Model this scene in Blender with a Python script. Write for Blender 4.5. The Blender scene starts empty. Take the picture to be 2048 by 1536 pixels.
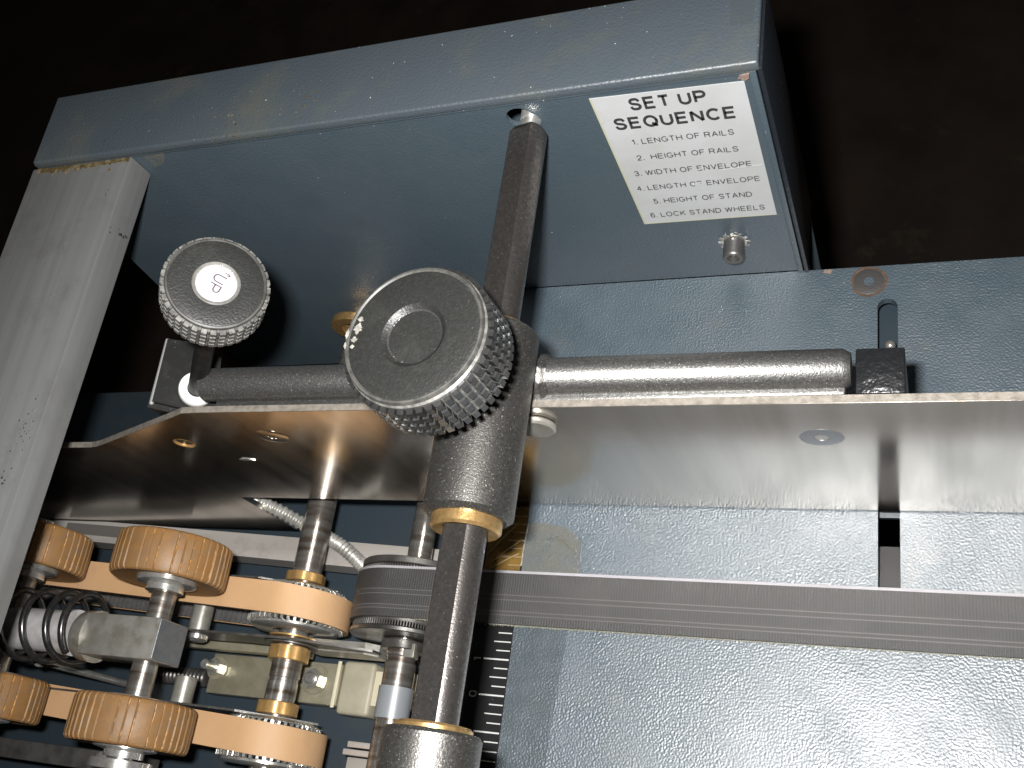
import bpy, bmesh, math, random
from mathutils import Vector, Matrix
random.seed(7)
R = math.radians
S = 0.001                                   # everything below is modelled in millimetres
sc = bpy.context.scene
col = sc.collection

# ------------------------------------------------------------------ camera
cam = bpy.data.cameras.new('camera')
cam.sensor_width = 36.0
cam.lens = 2091.99 / 2048 * 36.0
cam.clip_start = 0.01
cam.clip_end = 20.0
co = bpy.data.objects.new('camera', cam)
col.objects.link(co)
CR = ((0.92538254, 0.13611824, -0.35374987),
      (-0.02572607, -0.90858429, -0.41690857),
      (-0.37816044, 0.3949005, -0.83728626))
CAM = Vector((0, 0, 337.1)) * S
m = Matrix(((CR[0][0], -CR[1][0], -CR[2][0]),
            (CR[0][1], -CR[1][1], -CR[2][1]),
            (CR[0][2], -CR[1][2], -CR[2][2])))
co.matrix_world = Matrix.Translation(CAM) @ m.to_4x4()
sc.camera = co

# ------------------------------------------------------------------ light: the camera's flash, a very dim dark hall
w = bpy.data.worlds.new('World')
sc.world = w
w.use_nodes = True
bg = w.node_tree.nodes['Background']
bg.inputs[0].default_value = (1.0, 0.93, 0.85, 1)
bg.inputs[1].default_value = 0.007
fl = bpy.data.lights.new('flash', 'AREA')
fl.shape = 'RECTANGLE'
fl.size, fl.size_y = 0.013, 0.008
fl.energy = 2.9
fl.color = (1.0, 0.985, 0.965)
fo = bpy.data.objects.new('flash', fl)
col.objects.link(fo)
right, down, fwd = (Vector(r) for r in CR)
fo.matrix_world = Matrix.Translation(CAM + (-16 * right - 15 * down) * S) @ m.to_4x4()
sc.view_settings.view_transform = 'Standard'
sc.view_settings.look = 'None'
sc.view_settings.exposure = 0.0
sc.view_settings.gamma = 1.0
sc.render.engine = 'CYCLES'
sc.cycles.use_denoising = True
sc.cycles.sample_clamp_indirect = 25.0
sc.cycles.blur_glossy = 0.3
sc.cycles.max_bounces = 8

# ------------------------------------------------------------------ materials
class NT:
    def __init__(s, name):
        s.m = bpy.data.materials.new(name)
        s.m.use_nodes = True
        s.t = s.m.node_tree
        s.b = s.t.nodes['Principled BSDF']
        s.tc = s.t.nodes.new('ShaderNodeTexCoord')
    def n(s, kind, **kw):
        x = s.t.nodes.new('ShaderNode' + kind)
        for k, v in kw.items():
            if k in x.inputs: x.inputs[k].default_value = v
            else: setattr(x, k, v)
        return x
    def l(s, a, b): s.t.links.new(a, b)
    def coords(s, stretch=(1, 1, 1), rot=(0, 0, 0)):
        mp = s.n('Mapping')
        mp.inputs['Scale'].default_value = stretch
        mp.inputs['Rotation'].default_value = rot
        s.l(s.tc.outputs['Object'], mp.inputs['Vector'])
        return mp.outputs[0]
    def noise(s, scale, detail=2.0, rough=0.5, stretch=(1, 1, 1)):
        x = s.n('TexNoise')
        x.inputs['Scale'].default_value = scale
        x.inputs['Detail'].default_value = detail
        x.inputs['Roughness'].default_value = rough
        s.l(s.coords(stretch), x.inputs['Vector'])
        return x.outputs['Fac']
    def ramp(s, src, lo, hi, a=0.0, b=1.0):
        x = s.n('MapRange')
        x.inputs['From Min'].default_value = lo
        x.inputs['From Max'].default_value = hi
        x.inputs['To Min'].default_value = a
        x.inputs['To Max'].default_value = b
        s.l(src, x.inputs['Value'])
        return x.outputs[0]
    def mix(s, fac, a, b):
        x = s.n('Mix', data_type='RGBA')
        s.l(fac, x.inputs[0])
        for v, i in ((a, 6), (b, 7)):
            if isinstance(v, tuple): x.inputs[i].default_value = (*v, 1)
            else: s.l(v, x.inputs[i])
        return x.outputs[2]
    def mul(s, a, b):
        x = s.n('Math', operation='MULTIPLY')
        s.l(a, x.inputs[0])
        if isinstance(b, (int, float)): x.inputs[1].default_value = b
        else: s.l(b, x.inputs[1])
        return x.outputs[0]

def pbr(name, colr, metal=0.0, rough=0.4, var=None, bump=None, rvar=None, speck=None, dirt=None, stretch=(1, 1, 1), coat=0.0, spec=0.5, aniso=None, sss=0.0, bump2=None, ior=1.5, bmod=None):
    """var=(colour2, scale, lo, hi)  bump=(scale, detail, dist_mm, strength)  rvar=(scale, lo, hi)
    speck=(colour, scale, threshold)  dirt=(colour, scale, lo, hi, amount)"""
    t = NT(name)
    c = tuple(colr)
    src = None
    if var:
        f = t.ramp(t.noise(var[1], 4, 0.6, stretch), var[2], var[3])
        src = t.mix(f, c, tuple(var[0]))
    if dirt:
        f = t.mul(t.ramp(t.noise(dirt[1], 5, 0.65), dirt[2], dirt[3]), dirt[4])
        src = t.mix(f, src if src is not None else c, tuple(dirt[0]))
    if speck:
        f = t.ramp(t.noise(speck[1], 1, 0.5), speck[2], speck[2] + 0.03)
        src = t.mix(f, src if src is not None else c, tuple(speck[0]))
    if src is not None: t.l(src, t.b.inputs['Base Color'])
    else: t.b.inputs['Base Color'].default_value = (*c, 1)
    t.b.inputs['Metallic'].default_value = metal
    t.b.inputs['Roughness'].default_value = rough
    t.b.inputs['Specular IOR Level'].default_value = spec
    t.b.inputs['IOR'].default_value = ior
    t.b.inputs['Coat Weight'].default_value = coat
    if sss:
        t.b.inputs['Subsurface Weight'].default_value = sss
        t.b.inputs['Subsurface Radius'].default_value = (1.0, 0.45, 0.15)
        t.b.inputs['Subsurface Scale'].default_value = 0.002
    if rvar:
        t.l(t.ramp(t.noise(rvar[0], 3, 0.6, stretch), 0.3, 0.7, rvar[1], rvar[2]), t.b.inputs['Roughness'])
    prev = None
    for bm_ in (bump, bump2):
        if bm_:
            b = t.n('Bump')
            b.inputs['Distance'].default_value = bm_[2] * S
            b.inputs['Strength'].default_value = bm_[3]
            if bmod: t.l(t.ramp(t.noise(bmod[0], 2), .3, .7, bmod[1]*bm_[3], bmod[2]*bm_[3]), b.inputs['Strength'])
            t.l(t.noise(bm_[0], bm_[1], 0.5, stretch if len(bm_) < 5 else bm_[4]), b.inputs['Height'])
            if prev: t.l(prev, b.inputs['Normal'])
            prev = b.outputs[0]
    if prev: t.l(prev, t.b.inputs['Normal'])
    if aniso:
        t.b.inputs['Anisotropic'].default_value = aniso
    return t.m

DUST = (0.42, 0.43, 0.42)
M = {}
M['deck'] = pbr('blue_wrinkle_paint', (0.044, 0.068, 0.088), 0, 0.46, var=((0.051, 0.076, 0.094), 60, .35, .7), bump=(1400, 0.4, 0.24, 1.0), speck=(DUST, 900, .79), dirt=((0.085, 0.092, 0.088), 45, .55, .8, .6), ior=2.15, bmod=(32, .4, 1.0), rvar=(70, .42, .53))
M['paint'] = pbr('blue_paint', (0.050, 0.072, 0.089), 0, 0.42, var=((0.058, 0.080, 0.096), 30, .35, .7), bump=(1100, 1.5, 0.22, 0.7), speck=(DUST, 800, .785), dirt=((0.076, 0.093, 0.104), 24, .5, .8, .6), ior=1.8, rvar=(40, .38, .49))
M['lid'] = pbr('blue_paint_dusty', (0.054, 0.069, 0.082), 0, 0.46, var=((0.062, 0.076, 0.087), 30, .35, .7), bump=(1000, 1.3, 0.24, 0.7), speck=(DUST, 850, .775), dirt=((0.098, 0.098, 0.075), 36, .50, .75, .7), ior=1.65)
M['shadepaint'] = pbr('blue_paint_shaded', (0.029, 0.043, 0.055), 0, 0.45, bump=(500, 1.5, 0.25, 0.3), dirt=((0.05, 0.05, 0.046), 60, .5, .8, .5))  # blue paint darkened: the deep shade low in the machine is in the colour
M['chip'] = pbr('bare_copper_chip', (0.34, 0.235, 0.19), 0.1, 0.5, bump=(900, 3, .3, .6), var=((0.2, 0.15, 0.13), 700, .4, .6))
M['steelplate'] = pbr('rolled_steel', (0.64, 0.61, 0.57), 1.0, 0.18, rvar=(160, .155, .21), bump=(900, 2, 0.05, 0.03), stretch=(1, 1, .05), speck=((0.9, 0.85, 0.75), 900, .775), var=((0.54, 0.51, 0.47), 120, .4, .7))
M['sawn'] = pbr('sawn_steel_edge', (0.40, 0.36, 0.31), 0.5, 0.42, bump=(1500, 2, 0.2, 0.4), var=((0.26, 0.235, 0.20), 500, .4, .65))
M['alu'] = pbr('brushed_aluminium', (0.222, 0.225, 0.225), 0.28, 0.42, var=((0.17, 0.171, 0.168), 150, .35, .7), bump=(900, 3, 0.12, 0.4), stretch=(1, .03, 1), rvar=(120, .36, .5), dirt=((0.14, 0.138, 0.125), 60, .52, .78, .7))
M['gluestain'] = pbr('old_yellow_glue', (0.10, 0.07, 0.028), 0.2, 0.45, var=((0.21, 0.17, 0.10), 420, .45, .62), bump=(600, 3, .6, .8))
M['blackmark'] = pbr('black_scuff', (0.03, 0.03, 0.03), 0, 0.6)
M['cast'] = pbr('grey_phosphate_steel', (0.24, 0.237, 0.228), 0.85, 0.40, var=((0.15, 0.148, 0.142), 1500, .35, .65), bump=(2200, 2, 0.2, 0.45), rvar=(1800, .34, .48), speck=((0.6, 0.59, 0.56), 2000, .69))
M['collar'] = pbr('grey_cast_collar', (0.165, 0.16, 0.15), 0.85, 0.41, var=((0.095, 0.092, 0.086), 1500, .35, .65), bump=(2200, 2, 0.2, 0.45), speck=((0.55, 0.53, 0.48), 1800, .69))
M['rod'] = pbr('grey_brown_steel', (0.22, 0.205, 0.195), 0.88, 0.29, var=((0.13, 0.118, 0.11), 900, .35, .65), bump=(1800, 3, 0.15, 0.4), rvar=(900, .25, .38), speck=((0.6, 0.57, 0.53), 1800, .72), dirt=((0.10, 0.082, 0.07), 160, .52, .8, .35))
M['bronze'] = pbr('bronze', (0.62, 0.40, 0.17), 0.8, 0.32, var=((0.42, 0.26, 0.10), 500, .4, .7), bump=(1100, 2, 0.2, 0.35))
M['brass'] = pbr('brass', (0.80, 0.50, 0.20), 0.75, 0.30, var=((0.66, 0.40, 0.14), 300, .4, .7), bump=(700, 2, 0.15, 0.25))
M['shaft'] = pbr('turned_steel', (0.40, 0.385, 0.36), 0.8, 0.25, var=((0.15, 0.115, 0.085), 330, .38, .66), bump=(900, 2, 0.1, 0.25), stretch=(.12, 1, .12))
M['bright'] = pbr('bright_zinc', (0.70, 0.70, 0.68), 0.8, 0.24, var=((0.5, 0.48, 0.42), 400, .4, .7), bump=(700, 2, 0.15, 0.2))
M['block'] = pbr('dull_machined_steel', (0.36, 0.35, 0.32), 0.5, 0.36, var=((0.26, 0.245, 0.21), 130, .4, .65), bump=(700, 2, 0.12, 0.2), dirt=((0.18, 0.165, 0.12), 160, .50, .72, .75))
M['darksteel'] = pbr('dark_strip_steel', (0.14, 0.135, 0.127), 0.6, 0.36, var=((0.075, 0.07, 0.065), 140, .4, .7), bump=(600, 2, 0.2, 0.3))
M['flatbar'] = pbr('flat_bar_steel', (0.60, 0.56, 0.52), 0.4, 0.36, var=((0.48, 0.45, 0.41), 90, .35, .7), bump=(800, 2, 0.1, 0.2), stretch=(.06, 1, 1), dirt=((0.32, 0.28, 0.25), 120, .55, .8, .6))
M['knob'] = pbr('black_knob_plastic', (0.015, 0.0153, 0.0142), 0, 0.45, bump=(1600, 2, 0.2, 0.6), var=((0.021, 0.021, 0.020), 900, .4, .7), speck=((0.065, 0.065, 0.06), 2000, .73), dirt=((0.05, 0.05, 0.045), 70, .54, .8, .55))
M['knobdimple'] = pbr('worn_knob_centre', (0.034, 0.0335, 0.0325), 0, 0.36, bump=(1300, 2, 0.3, 0.8), speck=((0.2, 0.2, 0.19), 1700, .70))
M['grip'] = pbr('black_grip_rubber', (0.018, 0.018, 0.0178), 0, 0.30, var=((0.035, 0.035, 0.033), 400, .5, .75), bump=(900, 2, 0.1, 0.3), ior=1.9)
M['dustgrip'] = pbr('dusty_grip_rubber', (0.06, 0.06, 0.056), 0, 0.45, var=((0.19, 0.185, 0.17), 420, .42, .72), bump=(900, 2, 0.15, 0.4))
M['dustline'] = pbr('knob_rim_worn', (0.070, 0.068, 0.062), 0, 0.48, var=((0.032, 0.032, 0.030), 300, .4, .65), bump=(900, 2, .1, .3))
M['white'] = pbr('white_nylon', (0.72, 0.72, 0.70), 0, 0.4)
M['chalk'] = pbr('white_paint_smear', (0.30, 0.29, 0.25), 0, 0.7, var=((0.16, 0.155, 0.14), 700, .4, .6), bump=(800, 3, .4, .8))
M['labelpaper'] = pbr('white_label', (0.45, 0.46, 0.465), 0, 0.35, var=((0.41, 0.42, 0.415), 50, .4, .7), dirt=((0.34, 0.33, 0.28), 60, .6, .85, .5))
M['ink'] = pbr('black_ink', (0.035, 0.035, 0.037), 0, 0.45)
M['ink2'] = pbr('grey_ink', (0.06, 0.058, 0.062), 0, 0.5)
M['purpleink'] = pbr('faded_ink', (0.09, 0.07, 0.09), 0, 0.5)
M['black'] = pbr('black_plastic', (0.010, 0.0105, 0.0115), 0, 0.34, bump=(620, 2, 0.45, 0.8), speck=((0.15, 0.15, 0.15), 900, .80))
M['blackenamel'] = pbr('black_enamel', (0.008, 0.008, 0.0075), 0, 0.5, bump=(260, 3, 0.15, 0.35), speck=((0.15, 0.145, 0.125), 1300, .75), var=((0.017, 0.017, 0.015), 260, .5, .75), spec=.25)
M['worn'] = pbr('worn_grey_edge', (0.30, 0.30, 0.29), 0.3, 0.5, bump=(900, 2, .2, .5))
M['ruler'] = pbr('black_ruler', (0.014, 0.014, 0.015), 0, 0.30, speck=((0.3, 0.3, 0.3), 1000, .79))
M['tick'] = pbr('white_print', (0.50, 0.50, 0.485), 0, 0.5)
M['tan'] = pbr('tan_belt', (0.47, 0.285, 0.142), 0, 0.6, var=((0.50, 0.31, 0.165), 60, .35, .7), bump=(900, 2, 0.1, 0.25), dirt=((0.36, 0.22, 0.12), 90, .58, .8, .6))
M['beltteeth'] = pbr('grey_belt_teeth', (0.075, 0.073, 0.07), 0, 0.45, var=((0.11, 0.107, 0.104), 200, .4, .7))
M['wheel'] = pbr('amber_urethane', (0.215, 0.105, 0.031), 0, 0.52, var=((0.245, 0.13, 0.045), 200, .35, .7), dirt=((0.165, 0.112, 0.068), 260, .42, .66, .6), bump=(700, 2, 0.2, 0.4))
M['wheelribs'] = pbr('urethane_groove_dust', (0.55, 0.30, 0.09), 0, 0.5, var=((0.22, 0.09, 0.02), 500, .42, .6))
M['blackbelt'] = None
M['spring'] = pbr('oiled_spring_steel', (0.12, 0.12, 0.118), 0.85, 0.25, var=((0.05, 0.05, 0.05), 400, .4, .7))
M['conduit'] = pbr('grey_conduit', (0.42, 0.41, 0.38), 0.35, 0.36, dirt=((0.2, 0.195, 0.17), 300, .45, .65, .8))
M['rustring'] = pbr('rust', (0.12, 0.06, 0.028), 0, 0.8, var=((0.07, 0.045, 0.03), 500, .4, .6))
M['screwdark'] = pbr('black_oxide_screw', (0.15, 0.145, 0.14), 0.7, 0.42, bump=(900, 2, .2, .4))
M['screwgrey'] = pbr('grey_screw', (0.30, 0.31, 0.33), 0.75, 0.40, bump=(900, 2, .15, .3))
M['socket'] = pbr('socket_rust', (0.33, 0.23, 0.18), 0.3, 0.6)
M['dark'] = pbr('deep_shade', (0.015, 0.015, 0.015), 0, 0.6)  # near-black, puts shade into holes and recesses by colour
M['wrap'] = pbr('pale_masking_wrap', (0.40, 0.37, 0.28), 0, 0.5, var=((0.33, 0.3, 0.22), 120, .4, .7))
M['strip'] = pbr('cream_strip', (0.66, 0.60, 0.45), 0, 0.5)
M['clampsteel'] = pbr('passivated_steel', (0.40, 0.37, 0.27), 0.5, 0.35, var=((0.30, 0.28, 0.19), 150, .4, .7), bump=(700, 2, .15, .25))
M['greycollar'] = pbr('grey_anodised', (0.30, 0.32, 0.34), 0.3, 0.34)
M['shankwhite'] = pbr('satin_white_metal', (0.52, 0.51, 0.50), 0.2, 0.4, var=((0.36, 0.34, 0.33), 200, .4, .7))
M['yellowedge'] = pbr('yellowed_paper', (0.42, 0.42, 0.30), 0, 0.4)
M['greysteel'] = pbr('grey_turned_steel', (0.30, 0.295, 0.28), 0.9, 0.30, var=((0.16, 0.155, 0.145), 200, .4, .7), bump=(700, 2, .12, .2))
M['crease'] = pbr('tape_fold', (0.30, 0.22, 0.10), 0, 0.2, spec=.8)
M['inset'] = pbr('dark_grey_inset', (0.16, 0.15, 0.14), 0.3, 0.45)
M['blueend'] = pbr('blue_grey_end_face', (0.15, 0.165, 0.18), 0.55, 0.36, var=((0.20, 0.215, 0.225), 260, .4, .7), bump=(900, 2, .12, .3))  # darker blue-grey than the rest of the block
M['disc'] = pbr('white_disc', (0.50, 0.48, 0.50), 0, 0.35)
M['shadedside'] = pbr('shaded_side_paint', (0.012, 0.015, 0.020), 0, 0.4, bump=(500, 1.5, 0.4, .6), speck=((0.2, 0.2, 0.2), 700, .77))  # housing blue darkened, the side panel's shade is put into its colour
M['floor'] = pbr('dark_brown_floor', (0.060, 0.041, 0.029), 0, 0.7, var=((0.032, 0.023, 0.017), 9, .35, .65), dirt=((0.12, 0.09, 0.055), 14, .62, .8, .8))

# clear yellowed tape
def tape(name, colr, alpha, rough, bumpd=.5):
    t = NT(name)
    t.b.inputs['Base Color'].default_value = (*colr, 1)
    t.b.inputs['Roughness'].default_value = rough
    t.b.inputs['Alpha'].default_value = alpha
    b = t.n('Bump'); b.inputs['Distance'].default_value = bumpd * S; b.inputs['Strength'].default_value = .6
    t.l(t.noise(300, 3), b.inputs['Height']); t.l(b.outputs[0], t.b.inputs['Normal'])
    a = t.ramp(t.noise(160, 4), .3, .7, alpha * .4, min(1, alpha * 1.6))
    t.l(a, t.b.inputs['Alpha'])
    return t.m
M['tape'] = tape('clear_tape', (0.10, 0.12, 0.13), .16, .32, .25)
M['ambertape'] = tape('yellowed_tape', (0.30, 0.18, 0.045), .38, .14, 1.0)
M['dusttape'] = tape('dirty_tape', (0.22, 0.21, 0.17), .22, .4)

# black fabric belt: fine cross-ribs + lengthwise grooves
def belt_mat():
    t = NT('black_fabric_belt')
    wv = t.n('TexWave', wave_type='BANDS', bands_direction='X')
    wv.inputs['Scale'].default_value = 330
    wv.inputs['Distortion'].default_value = 1.5
    wv.inputs['Detail'].default_value = 1
    wv.inputs['Detail Scale'].default_value = 300
    t.l(t.tc.outputs['Object'], wv.inputs['Vector'])
    n = t.noise(1600, 2)
    f = t.mul(wv.outputs['Fac'], n)
    c = t.mix(t.ramp(f, .1, .6), (0.030, 0.029, 0.028), (0.043, 0.0415, 0.040))
    c = t.mix(t.mul(t.ramp(t.noise(50, 4), .5, .75), .4), c, (0.062, 0.060, 0.058))
    t.l(c, t.b.inputs['Base Color'])
    t.b.inputs['Roughness'].default_value = .5
    t.b.inputs['IOR'].default_value = 1.6
    b = t.n('Bump'); b.inputs['Distance'].default_value = .2 * S; b.inputs['Strength'].default_value = .5
    t.l(f, b.inputs['Height']); t.l(b.outputs[0], t.b.inputs['Normal'])
    return t.m
M['blackbelt'] = belt_mat()
M['beltgroove'] = pbr('belt_wear_line', (0.096, 0.092, 0.088), 0, 0.5)
M['beltgroovedark'] = pbr('belt_groove', (0.05, 0.048, 0.046), 0, 0.6)
M['beltedge'] = pbr('lit_belt_edge', (0.30, 0.29, 0.31), 0, 0.5)  # pale strip: the lit fabric edge put in as colour
M['fray'] = pbr('frayed_edge', (0.24, 0.23, 0.17), 0, 0.8)

# plain sans serif lettering drawn as strokes: width, then strokes ('l' line, 'c' smooth curve) in a unit box
def _arc(cx, cy, rx, ry, a0, a1, n=14): return [(cx+rx*math.cos(R(a0+(a1-a0)*i/n)), cy+ry*math.sin(R(a0+(a1-a0)*i/n))) for i in range(n+1)]
GL = {
 'A': (.74, [[(0, 0), (.5, 1), (1, 0)], [(.2, .33), (.8, .33)]]),
 'C': (.78, [_arc(.53, .5, .53, .5, 42, 318)]),
 'D': (.74, [[(0, 0), (0, 1), (.42, 1)] + _arc(.42, .5, .58, .5, 80, -80) + [(.42, 0), (0, 0), (0, .1)]]),
 'E': (.66, [[(1, 0), (0, 0), (0, 1), (1, 1)], [(0, .52), (.93, .52)]]),
 'F': (.62, [[(0, 0), (0, 1), (1, 1)], [(0, .5), (.86, .5)]]),
 'G': (.82, [_arc(.5, .5, .5, .5, 42, 318) + [(.97, .22), (.97, .46), (.55, .46)]]),
 'H': (.72, [[(0, 0), (0, 1)], [(1, 0), (1, 1)], [(0, .52), (1, .52)]]),
 'I': (.0, [[(0, 0), (0, 1)]]),
 'K': (.72, [[(0, 0), (0, 1)], [(.95, 1), (0, .36)], [(.34, .58), (1, 0)]]),
 'L': (.58, [[(0, 1), (0, 0), (1, 0)]]),
 'N': (.72, [[(0, 0), (0, 1)], [(0, 1), (1, 0)], [(1, 0), (1, 1)]]),
 'O': (.84, [_arc(.5, .5, .5, .5, 0, 375, 26)]),
 'P': (.68, [[(0, 0), (0, 1), (.58, 1)] + _arc(.58, .735, .42, .265, 75, -75, 8) + [(.58, .47), (0, .47)]]),
 'Q': (.84, [_arc(.5, .5, .5, .5, 0, 375, 26), [(.58, .3), (1, -.03)]]),
 'R': (.72, [[(0, 0), (0, 1), (.58, 1)] + _arc(.58, .745, .38, .255, 75, -75, 8) + [(.58, .49), (0, .49)], [(.55, .49), (.8, .42), (.88, .1), (1, 0)]]),
 'S': (.70, ['c', (.95, .74), (.8, .95), (.5, 1), (.2, .95), (.06, .76), (.2, .58), (.5, .51), (.83, .42), (.97, .25), (.8, .05), (.5, 0), (.18, .06), (.02, .28)]),
 'T': (.68, [[(0, 1), (1, 1)], [(.5, 1), (.5, 0)]]),
 'U': (.70, [[(0, 1), (0, .34)] + _arc(.5, .34, .5, .34, 190, 350) + [(1, .34), (1, 1)]]),
 'V': (.72, [[(0, 1), (.5, 0), (1, 1)]]),
 'W': (1.05, [[(0, 1), (.25, 0), (.5, 1), (.75, 0), (1, 1)]]),
 '0': (.56, [_arc(.5, .5, .5, .5, 0, 375, 26)]),
 '1': (.34, [[(0, .74), (.55, .84), (.85, 1), (.85, 0)]]),
 '2': (.58, ['c', (.03, .70), (.15, .93), (.5, 1), (.87, .92), (.95, .72), (.8, .5), (.35, .24), (.04, .02), (.3, 0), (.7, 0), (1, 0)]),
 '3': (.58, ['c', (.04, .78), (.2, .96), (.5, 1), (.85, .93), (.93, .75), (.8, .58), (.44, .53), (.82, .46), (.98, .26), (.82, .05), (.5, 0), (.16, .05), (.02, .25)]),
 '4': (.60, [[(.74, 0), (.74, 1), (0, .3), (1, .3)]]),
 '5': (.58, [[(.9, 1), (.2, 1), (.1, .48)] + [(.3, .6), (.55, .63), (.85, .54), (.98, .31), (.82, .07), (.48, 0), (.15, .06), (.02, .24)]]),
 '6': (.58, ['c', (.92, .8), (.78, .96), (.5, 1), (.18, .88), (.02, .5), (.1, .14), (.5, 0), (.88, .1), (.98, .32), (.86, .54), (.5, .62), (.16, .52), (.05, .36)]),
 '.': (.03, [[(.5, -.07), (.5, .12)]]),
}
def _smooth(P, n=5):
    Q = [P[0]] + list(P) + [P[-1]]; out = []
    for i in range(1, len(Q)-2):
        for k in range(n):
            t = k/n; a, b, c, d = Q[i-1], Q[i], Q[i+1], Q[i+2]
            out.append(tuple(.5*((2*b[j]) + (c[j]-a[j])*t + (2*a[j]-5*b[j]+4*c[j]-d[j])*t*t + (3*b[j]-a[j]-3*c[j]+d[j])*t**3) for j in (0, 1)))
    return out + [P[-1]]

# ------------------------------------------------------------------ mesh helpers (millimetres)
def basis(n, up=None):
    n = Vector(n).normalized()
    up = Vector(up) if up else (Vector((0, 0, 1)) if abs(n.z) < .9 else Vector((0, 1, 0)))
    x = up.cross(n).normalized(); y = n.cross(x)
    return Matrix(((x.x, y.x, n.x), (x.y, y.y, n.y), (x.z, y.z, n.z))).to_4x4()
def frame(p, n, up=None): return Matrix.Translation(Vector(p)) @ basis(n, up)

class MB:
    def __init__(s): s.b = bmesh.new()
    def _x(s, vs, mat):
        if mat is not None: bmesh.ops.transform(s.b, matrix=mat, verts=vs)
    def box(s, x0, x1, y0, y1, z0, z1, bev=0.0, seg=2, mat=None):
        r = bmesh.ops.create_cube(s.b, size=1.0)
        vs = r['verts']
        bmesh.ops.transform(s.b, matrix=Matrix.Translation(((x0+x1)/2, (y0+y1)/2, (z0+z1)/2)) @ Matrix.Diagonal((abs(x1-x0), abs(y1-y0), abs(z1-z0), 1)), verts=vs)
        if bev:
            es = list({e for v in vs for e in v.link_edges})
            r = bmesh.ops.bevel(s.b, geom=es, offset=bev, segments=seg, affect='EDGES', profile=.5)
            vs = list({v for f in r['faces'] for v in f.verts} | {v for v in vs if v.is_valid})
        s._x(vs, mat)
        return s
    def lathe(s, prof, seg=48, mat=None, closed=False, flat=None):
        """prof: [(r, z)...] about local z"""
        rings = []; allv = []
        for r, z in prof:
            if r < 1e-6:
                v = s.b.verts.new((0, 0, z)); rings.append([v]); allv.append(v)
            else:
                ring = []
                for i in range(seg):
                    a = 2*math.pi*i/seg
                    rr = flat(a, r) if flat else r
                    ring.append(s.b.verts.new((rr*math.cos(a), rr*math.sin(a), z)))
                rings.append(ring); allv += ring
        pairs = list(zip(rings, rings[1:]))
        if closed: pairs.append((rings[-1], rings[0]))
        for A, B in pairs:
            if len(A) == 1 and len(B) == 1: continue
            for i in range(seg):
                j = (i+1) % seg
                if len(A) == 1: f = (A[0], B[j], B[i])
                elif len(B) == 1: f = (A[i], A[j], B[0])
                else: f = (A[i], A[j], B[j], B[i])
                s.b.faces.new(f)
        s._x(allv, mat)
        return s
    def rod(s, p0, p1, r, seg=40, ch=0.3, r1=None):
        p0, p1 = Vector(p0), Vector(p1); L = (p1-p0).length; r1 = r if r1 is None else r1
        return s.lathe([(0, 0), (r-ch, 0), (r, ch), (r1, L-ch), (r1-ch, L), (0, L)], seg, frame(p0, p1-p0))
    def ring(s, p, n, ro, ri, h, seg=48, ch=0.2):
        """annulus starting at p, extending h along n"""
        return s.lathe([(ri, 0), (ro-ch, 0), (ro, ch), (ro, h-ch), (ro-ch, h), (ri, h)], seg, frame(p, n), closed=True)
    def prism(s, outer, t0, t1, holes=(), mat=None):
        """polygon(s) in local xy, extruded z t0->t1"""
        es = []; vs = []
        for loop in [outer, *holes]:
            lv = [s.b.verts.new((x, y, t0)) for x, y in loop]; vs += lv
            es += [s.b.edges.new((lv[i], lv[(i+1) % len(lv)])) for i in range(len(lv))]
        r = bmesh.ops.triangle_fill(s.b, use_beauty=True, use_dissolve=False, edges=es)
        fs = [g for g in r['geom'] if isinstance(g, bmesh.types.BMFace)]
        ex = bmesh.ops.extrude_face_region(s.b, geom=fs)
        nv = [g for g in ex['geom'] if isinstance(g, bmesh.types.BMVert)]
        bmesh.ops.translate(s.b, vec=(0, 0, t1-t0), verts=nv)
        s._x(vs + nv, mat)
        return s
    def tube(s, pts, r, seg=16):
        """r may be a function of index"""
        pts = [Vector(p) for p in pts]; rings = []; prev = None
        for i, p in enumerate(pts):
            d = (pts[min(i+1, len(pts)-1)] - pts[max(i-1, 0)]).normalized()
            if prev is None: x = d.orthogonal().normalized()
            else: x = (prev - d*prev.dot(d)).normalized()
            prev = x; y = d.cross(x); rr = r(i) if callable(r) else r
            rings.append([s.b.verts.new(p + (x*math.cos(2*math.pi*k/seg) + y*math.sin(2*math.pi*k/seg))*rr) for k in range(seg)])
        for A, B in zip(rings, rings[1:]):
            for k in range(seg): s.b.faces.new((A[k], A[(k+1) % seg], B[(k+1) % seg], B[k]))
        s.b.faces.new(rings[0][::-1]); s.b.faces.new(rings[-1])
        return s
    def sphere(s, p, r, sx=1, sy=1, sz=1, u=20, v=12):
        q = bmesh.ops.create_uvsphere(s.b, u_segments=u, v_segments=v, radius=r)
        bmesh.ops.transform(s.b, matrix=Matrix.Translation(Vector(p)) @ Matrix.Diagonal((sx, sy, sz, 1)), verts=q['verts'])
        return s
    def hexa(s, p, n, af, h, rot=0.0):
        prof = [(af/math.sqrt(3)*math.cos(R(60*i)+rot), af/math.sqrt(3)*math.sin(R(60*i)+rot)) for i in range(6)]
        return s.prism(prof, 0, h, mat=frame(p, n))
    def build(s, name, mat, parent=None, angle=32):
        bmesh.ops.recalc_face_normals(s.b, faces=s.b.faces)
        off = Vector(parent['_o']) if parent is not None else Vector((0, 0, 0))
        for v in s.b.verts: v.co = (v.co - off) * S
        me = bpy.data.meshes.new(name)
        s.b.to_mesh(me); s.b.free()
        for p in me.polygons: p.use_smooth = True
        me.set_sharp_from_angle(angle=R(angle))
        me.materials.append(M[mat] if isinstance(mat, str) else mat)
        o = bpy.data.objects.new(name, me)
        col.objects.link(o)
        if parent is not None:
            o.parent = parent
            o['_o'] = tuple(off)
        return o

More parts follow.
